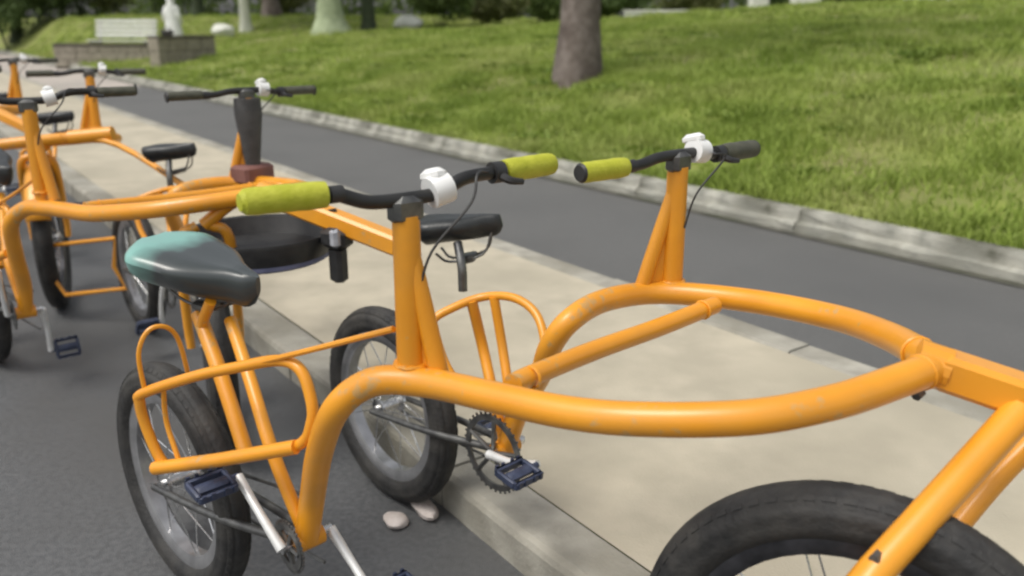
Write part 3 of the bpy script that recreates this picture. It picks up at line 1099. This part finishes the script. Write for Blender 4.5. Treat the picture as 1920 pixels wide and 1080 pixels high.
def make_crank(root, centre, ang, R=.082, yc=.04):
    c = empty('crank', centre, 0, root)
    c.rotation_euler = (0, ang, 0)
    MB().tube([(0, -.062, 0), (0, .062, 0)], .011, 12).build('axle', M['steel'], c)
    mb = MB().lathe([(R, -.003), (R, .003), (R - .016, .003), (R - .016, -.003)], 40, 'Y', c=(0, yc, 0))
    for k in range(5):
        a = 2 * math.pi * k / 5
        mb.tube([(0, yc, 0), ((R - .012) * math.cos(a), yc, (R - .012) * math.sin(a))], .0065, 6)
    for k in range(36):
        a = 2 * math.pi * k / 36
        mb.box(((R + .003) * math.cos(a), yc, (R + .003) * math.sin(a)), (.008, .003, .006), Matrix.Rotation(-a, 3, 'Y'))
    mb.build('chainring', M['dark_steel'], c)
    for s, a in ((-1, 0.0), (1, math.pi)):
        d = Vector((math.cos(a), 0, math.sin(a)))
        p0, p1 = Vector((0, s * .06, 0)), Vector((0, s * .072, 0)) + d * .195
        nrm = Vector((0, 0, 1)) if abs(d.z) < .9 else Vector((1, 0, 0))
        MB().tube([p0, p0.lerp(p1, .5) + Vector((0, s * .004, 0)) + nrm * .006 * s, p1], [.0125, .0095, .011], 10, res=4).build('crank_arm', M['arm'], c)
        q = p1 + Vector((0, s * .062, 0))
        mb = MB()
        rp = Matrix.Rotation(-ang + .15, 3, 'Y')
        for xx in (-.034, .034):
            mb.box(q + rp @ Vector((xx, 0, 0)), (.012, .09, .022), rp, bev=.004)
            for yy in (-.035, -.015, .015, .035):
                mb.box(q + rp @ Vector((xx * 1.19, yy, .004)), (.005, .008, .018), rp)
        for yy in (-.041, .041):
            mb.box(q + rp @ Vector((0, yy, 0)), (.06, .011, .02), rp, bev=.003)
        mb.box(q, (.03, .08, .019), rp, bev=.006)
        mb.tube([p1, q + Vector((0, s * .045, 0))], .008, 8)
        mb.build('pedal', M['pedal'], c)
    return c


def make_tricycle():
    root = empty('tricycle', O1, YAW)
    T = .0275
    near = [Lz(575, 1010, .335), Lz(586, 930, .45), Lz(600, 845, .60), Lz(632, 765, .73), Lz(700, 716, .79), Lz(800, 718, .80), Lz(920, 743, .81),
            Lz(1060, 773, .82), Lz(1200, 786, .835), Lz(1400, 783, .855), Lz(1560, 755, .87), Lz(1680, 716, .88), Lz(1752, 688, .885)]
    far = [Lz(948, 838, .35), Lz(975, 765, .48), Lz(1012, 705, .60), Lz(1032, 650, .71), Lz(1070, 600, .78), Lz(1135, 563, .80), Lz(1240, 549, .80),
           Lz(1400, 563, .81), Lz(1560, 594, .83), Lz(1670, 632, .86), Lz(1752, 680, .885)]
    mb = MB()
    mb.tube(near, T, 18, res=8)
    mb.tube(far, T, 18, res=8)
    # bottom bracket shells
    for c in (near[0], far[0]):
        mb.tube([c + Vector((0, -.036, 0)), c + Vector((0, .036, 0))], .024, 16)
    def bead(c, ax, r):
        ax = Vector(ax).normalized()
        u = ax.orthogonal().normalized()
        w_ = ax.cross(u)
        mb.tube([Vector(c) + (u * math.cos(a) + w_ * math.sin(a)) * r for a in [2 * math.pi * k / 30 for k in range(30)]], [.0030 + .0010 * (k % 2) for k in range(30)], 6, closed=True)
    bead(near[-1].lerp(near[-2], .35), near[-1] - near[-2], .0273)
    bead(far[-1].lerp(far[-2], .35), far[-1] - far[-2], .0273)
    cb0, cb1 = Lz(962, 722, .81), Lz(1340, 572, .805)
    bead(cb1.lerp(cb0, .075), cb1 - cb0, .0195)
    bead(cb0.lerp(cb1, .075), cb1 - cb0, .0195)
    mb.build('ring_frame', M['orange'], root)
    MB().tube([Lz(962, 722, .81), Lz(1000, 703, .808), Lz(1120, 655, .80), Lz(1240, 612, .80), Lz(1340, 572, .805)], .020, 14, res=6).build('cross_bar', M['orange'], root)
    # boom to the front and its collar
    j = Lz(1752, 686, .885)
    e = loc(PD(740, 465, 2.57) + (P(770, 700, .8) - P(75, 385, .8)))
    k2 = Lz(1925, 735, .862)
    dirb = (k2 - j)
    boom_end = j + dirb.normalized() * .52 + Vector((0, 0, -.03))
    mb = MB()
    d = (boom_end - j)
    q = d.to_track_quat('X', 'Z').to_matrix()
    mb.box(j + d * .5, (d.length, .062, .062), q, bev=.009)
    mb.tube([j - d.normalized() * .03, j + d.normalized() * .02], .036, 16)
    mb.build('boom', M['orange'], root, smooth=False)
    MB().tube([j + Vector((-.004, -.03, -.038)), j + Vector((-.006, -.045, -.042))], [.009, .009], 6).build('bolt', M['dark_steel'], root)
    MB().box(j + d * .40 + Vector((0, 0, .038)), (.12, .055, .016), q, bev=.005).build('boom_plate', M['plastic'], root, smooth=False)
    # steering posts with their gussets
    for (pb, pt, pg, pm, hbk, h) in (((772, 705), (765, 372), (826, 712), (778, 430), dict(yaw=math.radians(-7), hn=.268, hf=.345, rise=.024, plug=False), 1.13), ((1258, 545), (1243, 318), (1200, 549), (1230, 350), dict(yaw=math.radians(-5), hn=.30, hf=.285, rise=-.012, sweep=.02), 1.13)):
        b = Lz(*pb, .80)
        D = PD(*pb, 1).y
        top = Vector((b.x, b.y, h - .028))
        sgn = 1 if pb[0] < 1000 else -1
        p = MB().tube([b - Vector((0, 0, .015)), top], [.0265, .0245], 16).build('steering_post', M['orange'], root)
        gd = Lz(*pg, .80) - b
        MB().tube([b + gd, (b + gd).lerp(top - Vector((0, 0, .03)), .5), top - Vector((0, 0, .03))], [.0185, .0175, .015], 12).build('gusset', M['orange'], p)
        g0, g1, g2 = b + gd * .96, (b + gd * .96).lerp(top - Vector((0, 0, .03)), .5), top - Vector((0, 0, .03))
        nrm = Vector((-gd.y, gd.x, 0)).normalized() * .006
        pl = [b + Vector((0, 0, .0)), g0, g1, g2, b + Vector((0, 0, .12))]
        vs = [q + nrm for q in pl] + [q - nrm for q in pl]
        fs = [(0, 1, 2, 4), (4, 2, 3), (6, 5, 9, 7), (7, 9, 8), (0, 5, 6, 1), (1, 6, 7, 2), (2, 7, 8, 3), (3, 8, 9, 4), (4, 9, 5, 0)]
        MB().add(vs, fs).build('gusset_plate', M['orange'], p, smooth=False)
        wb = MB()
        wb.tube([b + Vector((math.cos(a) * .0285, math.sin(a) * .0285, .026 + .001 * math.sin(9 * a))) for a in [2 * math.pi * k / 28 for k in range(28)]], [.0042 + .001 * (k % 2) for k in range(28)], 6, closed=True)
        wb.build('weld_bead', M['orange'], p)
        make_handlebar(root, Vector((b.x, b.y, h)), dull=(sgn < 0), **hbk)
    # saddles
    make_saddle(root, Lz(385, 504, .862), math.radians(20), M['saddle_teal'], [Lz(395, 565, .80), Lz(380, 610, .73), Lz(392, 655, .66)], M['orange'], Ls=.325, Wd=.255, tilt=math.radians(4))
    make_saddle(root, Lz(862, 428, .855), math.radians(38), M['saddle'], [Lz(858, 455, .82), Lz(866, 500, .76), Lz(868, 545, .69)], M['dark_steel'], Ls=.25, Wd=.15, tilt=math.radians(-15), thin=.7)
    bb, fb = near[0], far[0]
    # seat struts: two flat bars from saddle to bottom bracket on the near side, mirrored on the far side
    a0, a1, a2 = LD(372, 588, 1.95), LD(418, 715, 1.84), LD(462, 852, 1.74)
    MB().tube([a0, a1, a2], .0185, 12, res=5).build('seat_strut', M['orange'], root)
    b0, b1, b2, b3 = LD(432, 600, 1.93), LD(470, 715, 1.80), LD(512, 850, 1.69), LD(572, 1000, 1.63)
    MB().tube([b0, b1, b2, b3], .0155, 12, res=5).build('seat_strut', M['orange'], root)
    MB().tube([LD(884, 563, 2.135), LD(905, 650, 2.15), LD(925, 740, 2.08), fb], .015, 12, res=5).build('seat_strut', M['orange'], root)
    MB().tube([LD(926, 557, 2.125), LD(942, 650, 2.11), LD(955, 740, 2.05), fb + Vector((0, .03, .02))], .013, 12, res=5).build('seat_strut', M['orange'], root)
    # side racks
    rk = [(270, 737, 1.72), (367, 705, 1.69), (447, 688, 1.665), (520, 676, 1.63), (560, 690, 1.60), (580, 735, 1.58), (585, 790, 1.57), (553, 838, 1.585), (420, 860, 1.64), (330, 874, 1.70), (302, 862, 1.715), (274, 800, 1.725), (262, 755, 1.725)]
    rack = MB().tube([LD(*q) for q in rk], .0122, 10, closed=True, res=6).build('side_rack', M['orange'], root)
    MB().tube([LD(272, 735, 1.72), LD(260, 665, 1.725), LD(276, 622, 1.74), LD(306, 612, 1.76), LD(332, 632, 1.78), LD(350, 690, 1.79), LD(352, 712, 1.80)], .0055, 8, res=5).build('hoop', M['orange'], rack)
    MB().tube([LD(290, 878, 1.70), LD(413, 862, 1.64), LD(555, 838, 1.575)], .0155, 10).build('rack_foot', M['orange'], rack)
    MB().tube([LD(306, 724, 1.71), LD(312, 790, 1.72), LD(335, 862, 1.70)], .006, 8, res=4).build('rack_stay', M['orange'], rack)
    fk = [(812, 602, 2.10), (850, 577, 2.12), (905, 557, 2.14), (958, 557, 2.10), (998, 580, 2.05), (1018, 622, 2.0), (1022, 690, 1.95), (1000, 740, 1.95), (900, 760, 2.02), (845, 700, 2.06), (820, 640, 2.09)]
    rack2 = MB().tube([LD(*q) for q in fk], .0115, 10, closed=True, res=6).build('side_rack', M['orange'], root)
    # pale thin stay from rack to near post
    MB().tube([LD(470, 684, 1.655), LD(600, 652, 1.56), LD(738, 617, 1.455)], .0062, 8).build('support_bar', M['orange'], root)
    # wheels
    nwc, fwc = loc(NW), loc(FWH)
    nwc.z = fwc.z = .308
    make_wheel(root, nwc, math.radians(3), .308, .041, M['rim_alloy'], name='rear_wheel')
    make_wheel(root, fwc, math.radians(-1), .308, .041, M['rim_alloy'], name='rear_wheel')
    for wc, bbp in ((nwc, bb), (fwc, fb)):
        for s in (-1, 1):
            MB().tube([wc + Vector((0, s * .066, 0)), wc.lerp(bbp, .45) + Vector((.03, s * .055, .0)), bbp + Vector((0, s * .022, 0))], [.009, .010, .011], 10, res=4).build('chain_stay', M['dark_steel'], root)
    # front wheel, fork
    fw = FRONT
    make_wheel(root, loc(fw), FYAW - YAW, R_FRONT, .047, M['rim'], patch=True, nsp=20, name='front_wheel')
    fdir = Matrix.Rotation(FYAW, 3, 'Z') @ Vector((0, 1, 0))
    top = j + d * .50
    fl = loc(PD(1640, 1075, 1.06))
    axn, axf = loc(fw - fdir * .09), loc(fw + fdir * .09)
    fp0, fp1 = loc(PD(1912, 772, 1.225)), loc(PD(1640, 1072, 1.065))
    fp2 = fp0.lerp(fp1, 1.14)
    axo = axn.lerp(fp2, .3)
    MB().tube([fp0, fp0.lerp(fp1, .5), fp1, fp2, axo, axn], [.0265, .026, .0255, .025, .021, .018], 16).build('fork_leg', M['orange'], root)
    f0, f1 = loc(PD(1990, 775, 1.40)), loc(PD(1860, 905, 1.36))
    MB().tube([f0, f1, axf.lerp(f1, .4), axf], [.0215, .0215, .02, .017], 16, res=5).build('fork_leg', M['orange'], root)
    MB().tube([loc(PD(1912, 772, 1.235)), f0], .02, 12).build('fork_crown', M['orange'], root)
    bp = fp0.lerp(fp1, .86) + Vector((-.01, -.024, 0))
    MB().tube([bp, bp + Vector((.0, -.03, .0))], [.009, .008], 6).build('bolt', M['dark_steel'], root)
    # cranks
    make_crank(root, bb, CR_NEAR, R=.055, yc=-.043)
    make_crank(root, fb, CR_FAR, R=.105, yc=-.045)
    # drive chains (upper and lower run)
    for wc, bbp in ((nwc, bb), (fwc, fb)):
        ch = MB()
        a, c = bbp + Vector((0, .04, .08)), wc + Vector((0, .046, .035))
        ch.tube([a, a.lerp(c, .5), c], .004, 6)
        a, c = bbp + Vector((0, .04, -.08)), wc + Vector((0, .046, -.035))
        ch.tube([a, a.lerp(c, .5) - Vector((0, 0, .012)), c], .004, 6, res=4)
        ch.build('chain', M['dark_steel'], root)
    return root


# saddle with a teal patch worn into the tail
m, nt, bs = new_mat('black_saddle_teal_tail')
n_, l_ = nt.nodes, nt.links
tc = n_.new('ShaderNodeTexCoord')
sx = n_.new('ShaderNodeSeparateXYZ')
l_.new(tc.outputs['Object'], sx.inputs[0])
nz = n_.new('ShaderNodeTexNoise')
nz.inputs['Scale'].default_value = 14
l_.new(tc.outputs['Object'], nz.inputs['Vector'])
ad = n_.new('ShaderNodeMath')
ad.operation = 'MULTIPLY_ADD'
l_.new(nz.outputs['Fac'], ad.inputs[0])
ad.inputs[1].default_value = .07
l_.new(sx.outputs['X'], ad.inputs[2])
mr = n_.new('ShaderNodeMapRange')
mr.inputs['From Min'].default_value = -.01
mr.inputs['From Max'].default_value = -.07
l_.new(ad.outputs[0], mr.inputs['Value'])
mx = n_.new('ShaderNodeMix')
mx.data_type = 'RGBA'
l_.new(mr.outputs[0], mx.inputs[0])
mx.inputs[6].default_value = (.042, .051, .052, 1)
mx.inputs[7].default_value = (.20, .42, .37, 1)
l_.new(mx.outputs[2], bs.inputs['Base Color'])
bs.inputs['Roughness'].default_value = .30
bs.inputs['Coat Weight'].default_value = .35
bs.inputs['Coat Roughness'].default_value = .25
M['saddle_teal'] = m

R_FRONT = .365
FRONT = Vector((.562, 1.165, .365))
FYAW = math.radians(-30)
CR_NEAR = math.radians(218)
CR_FAR = math.radians(-15)

t1 = make_tricycle()
G = 'orange tricycles parked in a row'
tag(t1, 'nearest orange two-seat tricycle, its near saddle grey black with a worn teal tail', 'tricycle', G)
STEP = P(770, 700, .8) - P(75, 385, .8)
STEP.z = 0
labs = ['second orange two-seat tricycle, with a dark grey cover over its far steering post',
        'third orange two-seat tricycle, partly hidden behind the second one with the covered post',
        'fourth orange two-seat tricycle, mostly cut off at the left edge behind the third']
trikes = [t1]
near_post_world = P(770, 700, .8)


def edge_front(root, src, yaw_w, axle_w):
    """turn the front wheel straight and give it its own fork; axle_w in world space of the unrotated copy"""
    for x in list(root.children):
        if x.name.startswith('fork') or x.name.startswith('bolt') or x.name.startswith('boom_plate') or x.name.startswith('dropout'):
            bpy.data.objects.remove(x)
    fwl = [x for x in root.children if x.name.startswith('front_wheel')][0]
    R_inv = Matrix.Rotation(-root.rotation_euler.z, 3, 'Z')
    ax = R_inv @ (Vector(axle_w) - root.location)
    ax.z = axle_w[2]
    fwl.location = ax
    fwl.rotation_euler.z = yaw_w - root.rotation_euler.z
    side = R_inv @ (Matrix.Rotation(yaw_w, 3, 'Z') @ Vector((0, 1, 0)))
    fwd = R_inv @ (Matrix.Rotation(yaw_w, 3, 'Z') @ Vector((1, 0, 0)))
    crown = ax + Vector((0, 0, .43)) + fwd * .05
    for s_ in (-1, 1):
        MB().tube([crown + side * s_ * .02, crown + side * s_ * .075 - Vector((0, 0, .05)), ax + side * s_ * .082 + Vector((0, 0, .1)), ax + side * s_ * .08], [.018, .018, .016, .014], 12, res=5).build('fork_leg', M['orange'], root)
    j = Lz(1752, 686, .885)
    MB().tube([crown, crown.lerp(j, .5) + Vector((0, 0, .03)), j], .022, 12, res=5).build('fork_crown', M['orange'], root)


TWIST = [math.radians(-4), math.radians(-8), math.radians(-9)]
SHIFT = [Vector((.02, 0, 0)), Vector((.17, -.03, 0)), Vector((.40, -.06, 0))]
for k in (1, 2, 3):
    c = copy_tree(t1)
    piv = near_post_world - STEP * k
    rel = Matrix.Rotation(TWIST[k - 1], 3, 'Z') @ (O1 - near_post_world)
    c.location = Vector((piv.x + rel.x, piv.y + rel.y, 0)) + SHIFT[k - 1]
    c.rotation_euler.z = YAW + TWIST[k - 1]
    c['label'] = labs[k - 1]
    trikes.append(c)
    for q, x in enumerate([x for x in c.children if x.name.startswith('crank')]):
        x.rotation_euler.y += 1.1 * k + q
    for q, x in enumerate([x for x in c.children if x.name.startswith('handlebar')]):
        x.rotation_euler.z += [.05, -.08, .1][k - 1] * (1 if q else -1)
        x.location.z += .035
        for y in x.children:
            if y.name.startswith('grip') and not y.name.startswith('grip_plug'):
                y.material_slots[0].link = 'OBJECT'
                y.material_slots[0].material = M['dull_grip']
                y.scale = (.9, 1, .8)
    for x in c.children:
        if x.name.startswith('steering_post'):
            x.scale.z = 1.032
        if x.name.startswith('saddle'):
            for y in x.children:
                if y.name.startswith('saddle_cover'):
                    y.material_slots[0].link = 'OBJECT'
                    y.material_slots[0].material = M['saddle']
    ax = P(425, 826, 0) - STEP * (k - 1)
    ax.z = R_FRONT
    ax.x += [0, .14, .14][k - 1]
    edge_front(c, t1, math.radians(-68), ax)


def tl(t, p):
    """world point into the space of a tricycle"""
    q = Matrix.Rotation(-t.rotation_euler.z, 3, 'Z') @ (Vector(p) - t.location)
    return q


t2 = trikes[1]
# lamp, black tray and its labels on the second tricycle
cw = PD(632, 452, 2.62)
lc = tl(t2, cw)
fx = Matrix.Rotation(math.radians(20), 3, 'Z')
lm = MB()
lm.box(lc + Vector((0, 0, .012)), (.10, .075, .07), fx, bev=.018)
lm.box(lc + Vector((0, 0, -.075)), (.055, .05, .12), fx, bev=.012)
lmo = lm.build('headlamp', M['plastic'], t2)
ld = tl(t2, PD(628, 447, 2.57))
MB().box(ld, (.035, .03, .062), fx, bev=.01).build('lens', M['lens'], lmo)
MB().tube([lc + Vector((0, 0, .03)), lc + Vector((-.02, .0, .10))], .014, 8).build('lamp_bracket', M['plastic'], lmo)
tc_ = tl(t2, PD(486, 445, 2.72))
mb = MB()
ring = []
for (r, h) in [(.232, .022), (.245, .026), (.248, .015), (.225, -.055), (.205, -.06), (.20, -.05), (.215, -.02)]:
    ring.append((r, h))
mb.lathe(ring, 40, 'Z', c=tc_)
mb.lathe([(.0, -.035), (.21, -.035), (.21, -.045), (0, -.045)], 40, 'Z', c=tc_, closed=False)
tr = mb.build('round_tray', M['plastic'], t2)
M['blue_trim'] = noise_mat('dull_blue_trim', (.12, .13, .22), (.17, .18, .29), 20, (.5, .7))
MB().lathe([(.2285, -.045), (.2285, -.058), (.216, -.066), (.212, -.06)], 40, 'Z', c=tc_, closed=True).build('trim_band', M['blue_trim'], tr)
for px, py in ((375, 404), (575, 404)):
    d = tl(t2, PD(px, py, 2.9)) - tc_
    a = math.atan2(d.y, d.x)
    rr_ = Matrix.Rotation(a, 3, 'Z')
    MB().box(tc_ + rr_ @ Vector((.238, 0, .03)), (.02, .06, .012), rr_, bev=.003).build('label', M['white'], tr, smooth=False)
# thin foot rail on the third tricycle
t3 = trikes[2]
for x in list(t3.children):
    if x.name.startswith('boom'):
        bpy.data.objects.remove(x)
jl = Lz(1752, 686, .885)
e1, e2 = tl(t3, PD(212, 250, 4.2)), tl(t3, PD(370, 364, 3.85))
MB().tube([jl, e1], [.036, .034], 14).build('boom', M['orange'], t3)
MB().tube([jl, tl(t3, PD(222, 272, 4.15)), e2], .0145, 10, res=4).build('front_brace', M['orange'], t3)
fwl = [x for x in t3.children if x.name.startswith('front_wheel')][0]
wy = fwl.rotation_euler.z
mb = MB()
for i in range(15):
    a = math.radians(25 + 110 * i / 14)
    for y in (-.055, -.03, .03, .055):
        q = R_FRONT + (.03 if abs(y) < .04 else .012)
        mb.v.append(Matrix.Rotation(wy, 3, 'Z') @ Vector((q * math.cos(a), y, q * math.sin(a))) + fwl.location)
for i in range(14):
    for k in range(3):
        mb.f.append((i * 4 + k, i * 4 + k + 1, i * 4 + k + 5, i * 4 + k + 4))
mg = mb.build('mudguard', M['orange'], t3)
so = mg.modifiers.new('thick', 'SOLIDIFY')
so.thickness = .003
pts = [(78, 462, 4.0), (215, 447, 4.0), (214, 500, 4.0), (236, 541, 3.98), (124, 553, 3.98), (95, 515, 3.99)]
MB().tube([tl(t3, PD(*p)) for p in pts], .011, 8, closed=True).build('foot_rail', M['orange'], t3)

# dark cover on the far post of the second tricycle
post = [x for x in trikes[1].children if x.name.startswith('steering_post')][1]
bpos = Lz(1258, 545, .80)
mb = MB()
mb.tube([bpos + Vector((0, 0, z)) for z in (.06, .16, .27, .335)], [.029, .041, .054, .052], 14, res=4)
MB().box(bpos + Vector((-.01, 0, .035)), (.11, .15, .075), Matrix.Rotation(.3, 3, 'Z'), bev=.012).build('post_base', M['rust'], trikes[1], label='dull red brown block')
o = mb.build('post_cover', M['cover'], trikes[1], label='dark grey tapered cloth cover')

# ------------------------------------------------------------------ scraps by the kerb
a = P(797, 952, .018)
r1 = rock((a.x, a.y, .016), .034, M['scrap'], 'stone', 'pale oblong pinkish stone lying against the kerb beside the rear wheel', 'stone', sq=(1.0, 1.9, .55), seed=5, group='pale stones by the kerb')
r1.rotation_euler = (0, 0, math.radians(25))
a = P(742, 975, .014)
rock((a.x, a.y, .014), .036, M['scrap'], 'stone', 'pale irregular stone on the asphalt a little away from the kerb', 'stone', sq=(1.0, 1.2, .45), seed=12, group='pale stones by the kerb')
